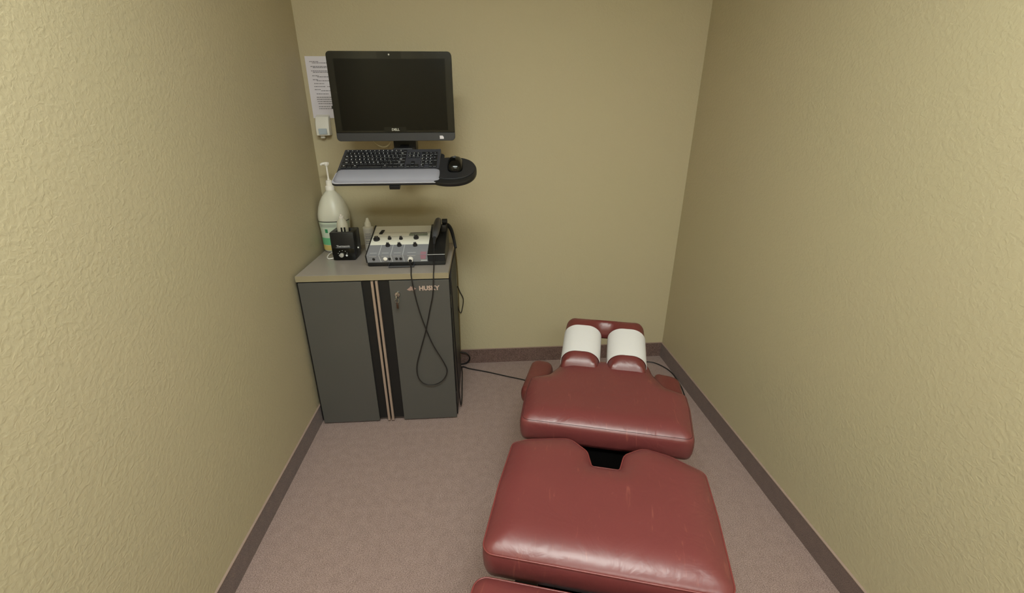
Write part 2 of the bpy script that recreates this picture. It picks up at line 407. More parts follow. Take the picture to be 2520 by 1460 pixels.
pr.add([fr(-.302, .852), fr(-.272, .852), fr(-.272, .858), fr(-.302, .858)], [(0, 1, 2, 3)])
pr.build('panel_print', 'devlight', dev, fix=False)
pr = MB(); strip(-.555, XB-.002, 2.270, 2.2712, .0004); strip(-.555, XB-.002, 2.309, 2.3100, .0004); strip(-.372, -.284, 2.299, 2.3045, .0008)
pr.build('panel_lines', 'darkgrey', dev, fix=False)
pr = MB(); strip(-.375, -.281, 2.275, 2.297, .0008); pr.build('display', 'lcd', dev, fix=False)
pr = MB(); strip(-.302, -.273, 2.106, 2.128, .0007); pr.add([fr(-.302, .863), fr(-.279, .863), fr(-.273, .886), fr(-.302, .886)], [(0, 1, 2, 3)]); pr.build('pink_mark', 'pink', dev, fix=False, label='faded pink logo patch')
def knob(x, y, r, h, white=True):
    kb = MB(); c = top(x, y, 0)
    kb.lathe(c, [(0, 0), (r, 0), (r*.95, h*.45), (r*.62, h*.5), (r*.58, h), (0, h)], 24, NM[:])
    o = kb.build('knob', 'knob', dev)
    q = MB(); q.add([top(x-.0012, y-.001, h+.0004), top(x+.0012, y-.001, h+.0004), top(x+.0012, y+r*.55, h+.0004), top(x-.0012, y+r*.55, h+.0004)], [(0, 1, 2, 3)])
    q.build('pointer', 'devlight', o, fix=False)
knob(-.533, 2.245, .0165, .018)
for x, y in ((-.469, 2.250), (-.412, 2.248)): knob(x, y, .0095, .016)
knob(-.336, 2.252, .0135, .018)
for x, y in ((-.468, 2.186), (-.412, 2.186), (-.334, 2.184)): knob(x, y, .0115, .018)
sw = MB(lambda x, y, z: top(-.517+x+y*.25, 2.312+y, z)); sw.box(-.008, .008, -.017, .017, 0, .007, .0015); sw.build('rocker_switch', 'knob', dev)
for x, m_, r in ((-.526, 'black', .0065), (-.471, 'white', .0095), (-.451, 'black', .0065), (-.417, 'black', .0065), (-.397, 'black', .0065)):
    MB().lathe(fr(x, .868, 0), [(0, 0), (r, 0), (r, .0025), (r*.7, .004), (0, .004)], 20, (0, -1, 0)).build('jack_socket', m_, dev)
MB().tube([(-.455, 2.118, .842), (-.455, 2.088, .834), (-.335, 2.088, .834), (-.335, 2.118, .842)], .0035, 8, smooth=False).build('tilt_stand', 'darkgrey', dev)
# cradle for the applicator
cr = MB(); cr.box(-.212, -.186, 2.30, 2.335, .945, .985, .003); cr.box(-.262, -.254, 2.30, 2.335, .945, .978, .002); cr.box(-.262, -.186, 2.33, 2.337, .945, .972, .002)
cr.build('cradle', 'black', dev)

# applicator resting in the cradle, its lead looping down the cabinet front to the console socket
ap = thing('ultrasound_applicator', 'dark grey ultrasound applicator lying in the console cradle with looping lead', 'medical device', (-.235, 2.27, .95))
MB().tube([(-.226, 2.345, 1.004), (-.226, 2.325, 1.003), (-.228, 2.29, .992), (-.231, 2.25, .977), (-.234, 2.215, .960), (-.236, 2.19, .947)], .016, 16,
          radii=[.011, .0165, .0195, .0185, .0165, .010], sub=5).build('handle', 'grip', ap)
MB().tube([(-.236, 2.20, .953), (-.236, 2.18, .942), (-.237, 2.150, .923)], .006, 12, radii=[.0115, .008, .0045]).build('strain_relief', 'blackmat', ap)
MB().cyl((-.207, 2.332, .998), (-.180, 2.332, .998), .0135, 20, bev=.002).build('sound_head', 'blackmat', ap)
lead = [(-.237, 2.152, .924), (-.236, 2.10, .880), (-.233, 2.035, .840), (-.232, 1.992, .822), (-.235, 1.985, .78), (-.242, 1.984, .72), (-.262, 1.984, .64), (-.290, 1.984, .53), (-.325, 1.984, .42), (-.347, 1.984, .34), (-.345, 1.983, .275),
        (-.318, 1.982, .237), (-.270, 1.982, .228), (-.222, 1.982, .253), (-.198, 1.982, .305), (-.215, 1.981, .365), (-.258, 1.979, .460), (-.292, 1.979, .57), (-.313, 1.98, .66), (-.327, 1.981, .75), (-.334, 1.986, .815), (-.338, 2.02, .834), (-.345, 2.068, .838), (-.350, 2.085, .850)]
MB().tube(lead, .0028, 8, sub=6).build('lead', 'cable', ap)
c = MB(); c.cyl((-.350, 2.112, .866), (-.350, 2.094, .860), .0125, 20, bev=.002); c.cur = 1; c.cyl((-.350, 2.096, .861), (-.350, 2.078, .848), .0085, 16, r1=.006)
c.build('connector', ['white', 'knob'], ap, label='white collared plug')

# ------------------------------------------------------------------ gel warmer and bottles
gw = thing('gel_warmer', 'black box-shaped gel bottle warmer with a white dial on the cabinet top', 'gel warmer', (-.70, 2.29, CT))
gx0, gx1, gy0, gy1, gz = -.760, -.643, 2.235, 2.352, .972
bb = MB()
prof = [(gx0+.010, CT+.003), (gx1-.010, CT+.003), (gx1, CT+.03), (gx1, gz-.006), (gx1-.006, gz), (gx0+.006, gz), (gx0, gz-.006), (gx0, CT+.03)]
# walls around an open well for the bottle
bb.box(gx0+.004, gx1-.004, gy0+.002, gy1, CT+.003, CT+.03, .003)
bb.box(gx0, gx1, gy0, gy0+.022, CT+.026, gz, .004); bb.box(gx0, gx1, gy1-.022, gy1, CT+.026, gz, .004)
bb.box(gx0, gx0+.024, gy0+.018, gy1-.018, CT+.026, gz, .003); bb.box(gx1-.024, gx1, gy0+.018, gy1-.018, CT+.026, gz, .003)
bb.build('body', 'black', gw)
MB().box(gx0+.004, gx1-.004, gy0-.003, gy0+.004, CT+.004, CT+.064, .0015).build('control_plate', 'blackgloss', gw)
MB().lathe((-.712, gy0-.003, CT+.030), [(0, 0), (.0115, 0), (.0105, .010), (.008, .011), (0, .011)], 24, (0, -1, 0)).build('dial', 'dial', gw)
mk = MB()
for a in range(7):
    an = R(-30+a*40); mk.lathe((-.707+.022*math.cos(an), gy0-.0032, CT+.036+.017*math.sin(an)), [(0, 0), (.0016 if a else .0055, 0), (.0016 if a else .0055, .0008), (0, .0008)], 10, (0, -1, 0))
mk.build('dial_marks', 'devlight', gw)
tx = MB().text('Thermasonic', (-.700, gy0-.0006, .902), .0125, (1, 0, 0), (0, 0, 1), .0006, .0002)
tx.box(-.737, -.667, gy0-.0008, gy0+.0005, .8935, .8943); tx.build('lettering', 'devlight', gw)
MB().lathe((gx1, gy0+.05, .88), [(0, 0), (.006, 0), (.005, .006), (0, .006)], 16, (1, 0, 0)).build('side_knob', 'dial', gw)
MB().tube([(-.752, 2.345, CT+.02), (-.775, 2.36, CT+.012), (-.800, 2.345, CT+.012), (-.808, 2.30, CT+.004), (-.79, 2.26, CT+.004), (-.765, 2.262, CT+.006)], .003).build('cord', 'white', gw, label='white power cord')

gb = thing('gel_bottle', 'small clear white gel bottle standing inside the black warmer', 'bottle', (-.708, 2.296, CT+.03))
bx, by = -.708, 2.296
MB().lathe((bx, by, CT+.031), [(0, 0), (.026, 0), (.028, .004), (.028, .125), (.0275, .142), (.022, .160), (.013, .172), (.011, .176), (0, .176)], 28).build('bottle_body', 'jug', gb)
MB().lathe((bx, by, CT+.205), [(0, 0), (.0125, 0), (.0125, .010), (.006, .012), (.004, .022), (0, .022)], 20).build('nozzle', 'white', gb)
MB().box(bx-.002, bx+.006, by-.030, by-.028, .945, .990).build('mark', 'black', gb); MB().box(bx+.012, bx+.020, by-.026, by-.0245, .945, .990).build('mark', 'black', gb)

sb = thing('squeeze_bottle', 'slim white squeeze bottle between the black warmer and the console', 'bottle', (-.610, 2.42, CT))
bx, by = -.612, 2.42
MB().lathe((bx, by, CT), [(0, 0), (.025, 0), (.0275, .003), (.0275, .118), (.0265, .122), (0, .122)], 28).build('bottle_body', 'white', sb)
MB().lathe((bx, by, CT+.122), [(0, 0), (.0285, 0), (.0285, .008), (.018, .012), (.0165, .030), (.013, .034), (.0075, .050), (.006, .056), (0, .056)], 24).build('cap', 'devwhite', sb)
lb = MB()
for k_, (z, w_) in enumerate([(.095, .03), (.085, .034), (.078, .028), (.07, .034), (.055, .03), (.045, .034)]):
    a0 = -math.pi/2-w_/.0277/2; vs = []; 
    for j in range(9):
        a = a0+w_/.0277*j/8; vs += [(bx+.0279*math.cos(a), by+.0279*math.sin(a), CT+z), (bx+.0279*math.cos(a), by+.0279*math.sin(a), CT+z+.003)]
    lb.add(vs, [(2*j, 2*j+2, 2*j+3, 2*j+1) for j in range(8)])
lb.build('label_print', 'devgrey', sb, fix=False)

# gallon jug with pump
jg = thing('pump_jug', 'milky gallon jug with white pump standing in the corner behind the warmer', 'jug', (-.795, 2.46, CT))
jx, jy = -.795, 2.46
def sqlathe(mb, prof, n=40, p=2.6):
    vs = []; fs = []
    for r, h, q in prof:
        for k_ in range(n):
            t_ = 2*math.pi*k_/n; c_, s_ = math.cos(t_), math.sin(t_)
            e_ = 2+(p-2)*q; f_ = (abs(c_)**e_+abs(s_)**e_)**(-1/e_)
            vs.append((jx+r*f_*c_, jy+r*f_*s_, CT+h))
    for i in range(len(prof)-1):
        for k_ in range(n):
            k2 = (k_+1) % n; fs.append((i*n+k_, i*n+k2, (i+1)*n+k2, (i+1)*n+k_))
    return vs, fs, n
pf = [(.060, 0, 1), (.068, .004, 1), (.070, .012, 1), (.071, .06, 1), (.073, .12, 1), (.078, .165, 1), (.079, .185, 1), (.077, .205, .9), (.071, .235, .6), (.060, .265, .4), (.046, .292, .2), (.031, .310, 0), (.022, .320, 0), (.020, .326, 0), (.020, .336, 0)]
vs, fs, n_ = sqlathe(MB(), pf); j = MB().add(vs, fs+[tuple(range(n_))[::-1], tuple(range((len(pf)-1)*n_, len(pf)*n_))]); jb = j.build('jug_body', 'jug', jg)
hd = MB().tube([(jx+.020, jy+.040, CT+.275), (jx+.030, jy+.068, CT+.262), (jx+.032, jy+.078, CT+.225), (jx+.028, jy+.066, CT+.175)], .009, 12).build('handle', 'jug', jg)
def band(name, h0, h1, m_, a0=200, a1=340, add=.0009, par=None):
    """label patch wrapped on the jug, angles in degrees"""
    vs = []; rows = 5; n = 24
    for i in range(rows):
        h_ = h0+(h1-h0)*i/(rows-1)
        r_ = np.interp(h_, [q[1] for q in pf], [q[0] for q in pf])+add
        for k_ in range(n+1):
            t_ = R(a0+(a1-a0)*k_/n); c_, s_ = math.cos(t_), math.sin(t_); f_ = (abs(c_)**2.6+abs(s_)**2.6)**(-1/2.6)
            vs.append((jx+r_*f_*c_, jy+r_*f_*s_, CT+h_))
    fs = [(i*(n+1)+k_, i*(n+1)+k_+1, (i+1)*(n+1)+k_+1, (i+1)*(n+1)+k_) for i in range(rows-1) for k_ in range(n)]
    return MB().add(vs, fs).build(name, m_, par or jg, fix=False)
lab = band('paper_label', .010, .168, 'label', 185, 355)
band('label_green', .042, .080, 'green', 185, 355, .0014, lab); band('label_yellow', .012, .040, 'yellow', 185, 355, .0014, lab)
band('label_rule', .1655, .1695, 'black', 185, 355, .0016, lab); band('label_emblem', .108, .128, 'green2', 243, 254, .0016, lab)
for z_ in (.152, .146, .140): band('label_print', z_, z_+.0018, 'ink', 225, 290, .0016, lab)
p_ = MB(); p_.lathe((jx, jy, CT+.322), [(0, 0), (.0225, 0), (.0225, .018), (.020, .022), (.0165, .024), (.016, .046), (.013, .050), (.0065, .052), (.0065, .058), (0, .058)], 24)
pc = p_.build('pump_collar', 'white', jg)
MB().cyl((jx, jy, CT+.378), (jx+.0, jy, CT+.450), .0048, 14).build('pump_stem', 'white', jg)
ph = MB(); ph.tube([(jx-.026, jy-.010, CT+.450), (jx-.018, jy-.008, CT+.456), (jx, jy, CT+.457), (jx+.012, jy+.004, CT+.456)], .006, 12, radii=[.0055, .0065, .0075, .007])
ph.lathe((jx, jy, CT+.446), [(0, 0), (.009, 0), (.012, .012), (.010, .018), (0, .019)], 20); ph.build('pump_head', 'white', jg)

# ------------------------------------------------------------------ wall mount, tray, keyboard, mouse
TA = math.atan2(.0845, .22)
def TR(x, v, w_): return (x, 1.9+v*math.cos(TA)-w_*math.sin(TA), 1.283+v*math.sin(TA)+w_*math.cos(TA))
mt = thing('monitor_wall_mount', 'black wall arm carrying the monitor and the keyboard tray', 'monitor mount', (-.36, 2.583, 1.3))
MB().box(-.425, -.285, 2.565, 2.584, 1.42, 1.72, .004).build('wall_plate', 'black', mt)
a = MB(); a.box(-.395, -.315, 2.34, 2.57, 1.52, 1.60, .006); a.build('arm', 'black', mt)
MB().box(-.43, -.28, 2.26, 2.275, 1.50, 1.66, .003).build('vesa_plate', 'black', mt)
c = MB(); c.box(-.408, -.302, 2.275, 2.345, 1.30, 1.62, .005); c.build('column', 'black', mt)
MB(TR).box(-.372, -.330, -.032, .36, -.046, -.030, .002).build('tray_bracket', 'black', mt)
MB(lambda x, y, z: (x, y, z)).box(-.400, -.310, 2.20, 2.30, 1.335, 1.372, .004).build('tray_hinge', 'blackmat', mt)
MB(TR).prism(rrect(-.602, -.158, -.028, .243, .02), -.030, -.020, 'xy', .002, 1).build('keyboard_tray', 'blackmat', mt)
def ell(cx, cy, rx, ry, n=48, p=2.0): return [(cx+rx*abs(math.cos(t))**(2/p)*(1 if math.cos(t) >= 0 else -1), cy+ry*abs(math.sin(t))**(2/p)*(1 if math.sin(t) >= 0 else -1)) for t in [2*math.pi*i/n for i in range(n)]]
mo_c = (-.122, .070)
mp_ = MB(TR); mp_.prism(ell(mo_c[0], mo_c[1]-.002, .107, .114, p=2.25), -.030, -.012, 'xy', .004, 2); mpl = mp_.build('mouse_platform', 'black', mt)
q = MB(TR); q.prism(ell(mo_c[0], mo_c[1]+.010, .101, .097, p=2.2), -.013, -.008, 'xy', .001, 1); q.build('mouse_mat', 'blackmat', mpl)
MB(TR).prism([(-.165, .01), (-.225, .01), (-.225, .15), (-.165, .15)], -.036, -.030, 'xy').build('platform_arm', 'black', mt)

kb = thing('keyboard', 'black full-size keyboard with white legends on the wall tray', 'keyboard', TR(-.384, .076, -.020), (TA, 0, 0))
KW, KD = .422, .163
k = MB(); k.prism([(0, 0), (KD, 0), (KD, .022), (.0, .012)], -KW/2, KW/2, 'yz', .002, 1)
k.build('case', 'darkgrey', kb, local=True)
KT = lambda y: .012+y*(.010/KD)
KTILT = math.atan(.010/KD)
meshes = {}
def key(x, y, w_, d_, txt='', sz=.0065):
    mb = MB(); mb.box(-w_/2+.0012, w_/2-.0012, -d_/2+.0012, d_/2-.0012, 0, .006, .0014, 1)
    if txt:
        mb.cur = 1; mb.text(txt, (-w_/2+.0055 if len(txt) == 1 else 0, .0015, .0062), sz, (1, 0, 0), (0, 1, 0), .0002, .0002)
    o = bpy.data.objects.new('key', mb.mesh('key', ['key', 'legend'], fix=False)); COL.objects.link(o); o.parent = kb
    o.location = (x, y, KT(y)); o.rotation_euler = (KTILT, 0, 0)
x0 = -KW/2+.010; u = .01815; rows = [
    (.0, [(1.5, 'Ctrl'), (1.25, ''), (1.25, 'Alt'), (5.75, ''), (1.25, 'Alt'), (1.25, ''), (1.25, ''), (1.5, 'Ctrl')]),
    (1.0, [(2.25, 'Shift')]+[(1, c_) for c_ in 'ZXCVBNM,./']+[(2.75, 'Shift')]),
    (2.0, [(1.75, 'Caps')]+[(1, c_) for c_ in "ASDFGHJKL;'"]+[(2.25, 'Enter')]),
    (3.0, [(1.5, 'Tab')]+[(1, c_) for c_ in 'QWERTYUIOP[]']+[(1.5, '\\')]),
    (4.0, [(1, c_) for c_ in '`1234567890-=']+[(2, 'Back')]),
]
ku = .0177
ky = lambda r: .016+r*.0255
kx = lambda n: x0+n*ku
for r, ks in rows:
    p = 0
    for w_, t_ in ks:
        key(kx(p+w_/2), ky(r), w_*ku, .0245, t_, .0075 if len(t_) < 3 else .0048); p += w_
for i in range(14): key(kx(.54+i*1.075), ky(5)-.002, ku*1.0, .019, 'F%d' % i if 0 < i < 13 else ('Esc' if i == 0 else ''), .0045)
nx = kx(15)+.006
for i in range(3):
    key(nx+ku*(i+.5), ky(4)+.000, ku, .0200, ('Ins', 'Hm', 'Up')[i], .004); key(nx+ku*(i+.5), ky(3.1), ku, .0200, ('Del', 'End', 'Dn')[i], .004)
key(nx+ku*1.5, ky(1), ku, .0225, ''); 
for i in range(3): key(nx+ku*(i+.5), ky(0), ku, .0225, '')
px = nx+3*ku+.006
for r in range(4):
    for i in range(3):
        if r == 0 and i == 1: continue
        key(px+ku*(i+.5), ky(r+.0), ku, .0245, ('0 .', '123', '456', '789')[r][i].strip(), .0075)
for i in range(4): key(px+ku*(i+.5), ky(4), ku, .0245, ('', '/', '*', '-')[i], .0075)
key(px+ku*3.5, ky(2.5), ku, .050, '+', .0075); key(px+ku*3.5, ky(.5), ku, .050, '', .006)

wr = thing('wrist_rest', 'grey padded wrist rest along the front of the keyboard', 'wrist rest', TR(-.38, .02, -.02))
def restmesh(x0_, x1_, v0, v1, h0, hh, n=10, m_=40, er=.03):
    mb = MB(TR); prof = []
    vs = []; N_ = 24
    for i in range(m_+1):
        t_ = i/m_; x = x0_+(x1_-x0_)*t_; e_ = min(x-x0_, x1_-x)
        k_ = math.sqrt(max(0, 1-(1-min(e_/er, 1))**2)); k_ = max(k_, .05)
        vc = (v0+v1)/2; hv = (v1-v0)/2*(.55+.45*k_)
        for j_ in range(N_):
            a_ = 2*math.pi*j_/N_; cs, sn = math.cos(a_), math.sin(a_)
            vv = vc+hv*abs(cs)**.8*(1 if cs >= 0 else -1); ww = h0+(hh*k_*abs(sn)**.75 if sn >= 0 else -.0)
            vs.append((x, vv, ww))
    fs = [(i*N_+j_, i*N_+(j_+1) % N_, (i+1)*N_+(j_+1) % N_, (i+1)*N_+j_) for i in range(m_) for j_ in range(N_)]
    fs += [tuple(range(N_))[::-1], tuple(range(m_*N_, (m_+1)*N_))]
    return mb.add(vs, fs)
restmesh(-.598, -.162, -.026, .073, -.018, .020).build('pad', 'rest', wr, ang=60)
MB(TR).prism(rrect(-.602, -.158, -.030, .074, .022, 8), -.020, -.0165, 'xy', .0012, 1).build('rim', 'restrim', wr)

ms = thing('mouse', 'black wireless-style mouse with glossy hump on the oval tray', 'mouse', TR(-.106, .09, -.008), (TA, 0, 0))
vs = []; fs = []; NR = 9; NS = 32
for i in range(NR+1):
    t_ = i/NR*math.pi/2
    for j_ in range(NS):
        a_ = 2*math.pi*j_/NS; c_, s_ = math.cos(a_), math.sin(a_); f_ = (abs(c_)**3.2+abs(s_)**3.2)**(-1/3.2)
        rr = math.cos(t_)**.6 if i < NR else .02
        vs.append((.033*rr*f_*c_, .054*rr*f_*s_, .036*math.sin(t_)*(1-.12*(rr*f_*s_)**2)))
fs = [(i*NS+j_, i*NS+(j_+1) % NS, (i+1)*NS+(j_+1) % NS, (i+1)*NS+j_) for i in range(NR) for j_ in range(NS)]
fs += [tuple(range(NS))[::-1], tuple(range(NR*NS, (NR+1)*NS))]
MB().add(vs, fs).build('shell', 'blackgloss', ms, local=True, ang=60)
MB().cyl((-.003, .030, .026), (.003, .030, .026), .0075, 16).build('scroll_wheel', 'grip', ms, local=True)

# ------------------------------------------------------------------ monitor (all-in-one computer)
MX0, MX1, MZ0, MZ1, MY = -.644, -.112, 1.403, 1.767, 2.198
mn = thing('monitor', 'black wide-screen monitor with glossy bezel and webcam on the wall arm', 'monitor', (-.378, MY, MZ0))
h = MB(); h.prism(rrect(MX0, MX1, MZ0, MZ1, .016), MY+.002, MY+.045, 'xz', .004, 2); h.prism(rrect(MX0+.06, MX1-.06, MZ0+.05, MZ1-.05, .03), MY+.044, MY+.062, 'xz', .006, 2)
h.build('housing', 'black', mn)
MB().prism(fillet([(MX0, MZ0+.036, .001), (MX1, MZ0+.036, .001), (MX1, MZ1), (MX0, MZ1)], .016), MY-.001, MY+.003, 'xz', .001, 1).build('bezel', 'bezel', mn)
MB().prism(fillet([(MX0, MZ0), (MX1, MZ0), (MX1, MZ0+.0355, .001), (MX0, MZ0+.0355, .001)], .016), MY-.002, MY+.003, 'xz', .001, 1).build('chin', 'chin', mn, label='matte dark grey strip along the bottom')
sx0, sx1, sz0, sz1 = MX0+.030, MX1-.030, MZ0+.046, MZ1-.030
MB().box(sx0, sx1, MY-.0016, MY, sz0, sz1).build('screen', 'screen', mn)
MB().box(sx0-.0025, sx1+.0025, MY-.0012, MY, sz0-.0025, sz1+.0025).build('screen_border', 'blackgloss', mn)
MB().box(-.429, -.327, MY-.0016, MY, MZ1-.027, MZ1-.002).build('webcam_strip', 'blackgloss', mn)
MB().lathe((-.378, MY-.0016, MZ1-.013), [(0, 0), (.0035, 0), (.0030, .001), (0, .001)], 16, (0, -1, 0)).build('webcam_lens', 'dial', mn)
MB().box(-.429, -.330, MY-.0020, MY, MZ0+.037, MZ0+.060).build('logo_plate', 'blackgloss', mn)
MB().text('DELL', (-.378, MY-.0026, MZ0+.0485), .014, (1, 0, 0), (0, 0, 1), .0008, .0005, 1.1).build('logo', 'dial', mn)
MB().prism([(-.181, MZ0+.008), (-.163, MZ0+.008), (-.163, MZ0+.016), (-.168, MZ0+.022), (-.181, MZ0+.022)], MY-.0026, MY-.0016, 'xz').build('sticker', 'sheet', mn, label='small white sticker')
MB().box(MX0-.008, MX0+.004, MY+.008, MY+.016, 1.540, 1.552, .001, 1).build('side_button', 'black', mn)
cb = MB().tube([(-.505, 2.262, 1.46), (-.498, 2.262, 1.405), (-.470, 2.262, 1.378), (-.440, 2.262, 1.376), (-.418, 2.262, 1.400), (-.412, 2.262, 1.45)], .0030).build('video_cable', 'cream')
tag(cb, 'thin cream cable looping below the monitor above the keyboard', 'cable')

# ------------------------------------------------------------------ sheet and dispenser on the back wall
sh = thing('instruction_sheet', 'white printed paper sheet taped to the back wall beside the monitor', 'paper sheet', (-.75, YB-.003, 1.5))
q = MB(); q.prism([(-.862, 1.502), (-.650, 1.502), (-.648, 1.790), (-.860, 1.790)], YB-.0035, YB-.0005, 'xz'); q.build('page', 'sheet', sh)
ln = MB(); random.seed(7)
for (z_, ind, L_) in [(1.764, .022, .045), (1.758, .034, .08), (1.742, .024, .11), (1.737, .035, .07), (1.722, .024, .12), (1.716, .032, .08), (1.700, .026, .032), (1.695, .05, .07), (1.682, .026, .026), (1.677, .045, .08), (1.664, .03, .05),
                      (1.650, .028, .055), (1.650, .092, .05), (1.636, .028, .03), (1.631, .06, .06), (1.616, .034, .06), (1.600, .032, .12), (1.590, .032, .075), (1.580, .034, .12), (1.570, .036, .12), (1.556, .036, .06), (1.546, .036, .07)]:
    x_ = -.862+ind; e_ = x_+L_
    while x_ < e_:
        w_ = random.uniform(.004, .013); ln.add([(x_, YB-.0039, z_), (min(x_+w_, e_), YB-.0039, z_), (min(x_+w_, e_), YB-.0039, z_+.0032), (x_, YB-.0039, z_+.0032)], [(0, 1, 2, 3)]); x_ += w_+.0018
ln.build('print_lines', 'ink', sh, fix=False)
ds = thing('wall_dispenser', 'small white plastic dispenser on the back wall below the paper sheet', 'dispenser', (-.81, YB-.02, 1.42))
d = MB(); d.prism([(YB-.001, 1.520), (YB-.030, 1.508), (YB-.042, 1.478), (YB-.048, 1.445), (YB-.046, 1.418), (YB-.001, 1.418)], -.846, -.778, 'yz', .004, 2); d.build('housing', 'dispenser', ds)
MB().prism([(YB-.046, 1.452), (YB-.0525, 1.448), (YB-.052, 1.424), (YB-.044, 1.421)], -.832, -.790, 'yz', .001, 1).build('front_window', 'window', ds)
MB().box(-.832, -.812, YB-.03, YB-.012, 1.403, 1.419, .002).build('outlet', 'dispenser', ds)

# ------------------------------------------------------------------ cables on the right of the cabinet
pc_ = thing('console_power_cord', 'thick black power cord hanging over the right edge of the cabinet', 'cord', (-.15, 2.3, .8))
MB().tube([(-.205, 2.395, .958), (-.185, 2.388, .966), (-.165, 2.36, .948), (-.150, 2.32, .905), (-.141, 2.28, .868)], .008, 10, radii=[.010, .011, .010, .008, .007]).build('plug', 'blackmat', pc_)
MB().tube([(-.142, 2.285, .872), (-.143, 2.23, .856), (-.150, 2.12, .838), (-.1555, 2.04, .812), (-.1535, 2.018, .74), (-.1525, 2.018, .62), (-.1520, 2.025, .46), (-.1500, 2.04, .30), (-.1480, 2.06, .12), (-.146, 2.075, .05), (-.144, 2.10, .012),
           (-.143, 2.18, .006), (-.147, 2.32, .006), (-.150, 2.44, .006), (-.155, 2.515, .006), (-.145, 2.53, .006)], .0032, 8, sub=6).build('lead', 'cable', pc_)
wc = MB().tube([(-.176, 2.578, .90), (-.172, 2.579, .86), (-.158, 2.579, .70), (-.157, 2.579, .50), (-.160, 2.579, .30), (-.163, 2.579, .12), (-.164, 2.570, .05)], .0040, 8).build('wall_cable', 'cabletan')
tag(wc, 'olive tan cable running down the back wall beside the cabinet', 'cable')
lp = MB().tube([(-.160, 2.572, .545), (-.145, 2.570, .505), (-.128, 2.569, .462), (-.134, 2.569, .41), (-.148, 2.571, .365), (-.162, 2.572, .40), (-.172, 2.572, .46), (-.168, 2.572, .51)], .0026, 8, closed=True, sub=4).build('cable_loop', 'cable')
tag(lp, 'small black loop of cable against the wall, halfway up beside the cabinet', 'cable')
cl = MB()
for q_ in range(2):
    cl.tube([(-.158+(.052+.004*q_)*math.cos(t), 2.566-.007*q_, .048+(.044+.001*q_)*math.sin(t)) for t in [2*math.pi*i/14 for i in range(14)]], .0028, 8, closed=True, sub=4)
tag(cl.build('coiled_cord', 'cable'), 'coil of black cord leaning on the baseboard behind the cabinet', 'cord')
tl = MB().tube([(-.20, 2.522, .006), (-.147, 2.522, .007), (-.106, 2.500, .005), (.01, 2.45, .005), (.134, 2.388, .005), (.232, 2.340, .005), (.36, 2.26, .005), (.45, 2.15, .005)], .0036, 8).build('floor_cord', 'cable')
tag(tl, 'black cord lying across the carpet from the cabinet to the table', 'cord')
t2 = MB().tube([(.62, 2.30, .005), (.80, 2.42, .005), (.95, 2.49, .005), (1.066, 2.497, .005), (1.120, 2.462, .005), (1.160, 2.38, .005), (1.166, 2.29, .005), (1.150, 2.15, .005), (1.10, 2.0, .005), (.98, 1.86, .005)], .0036, 8).build('floor_cord', 'cable')
tag(t2, 'black cord curving along the floor by the right baseboard corner', 'cord')

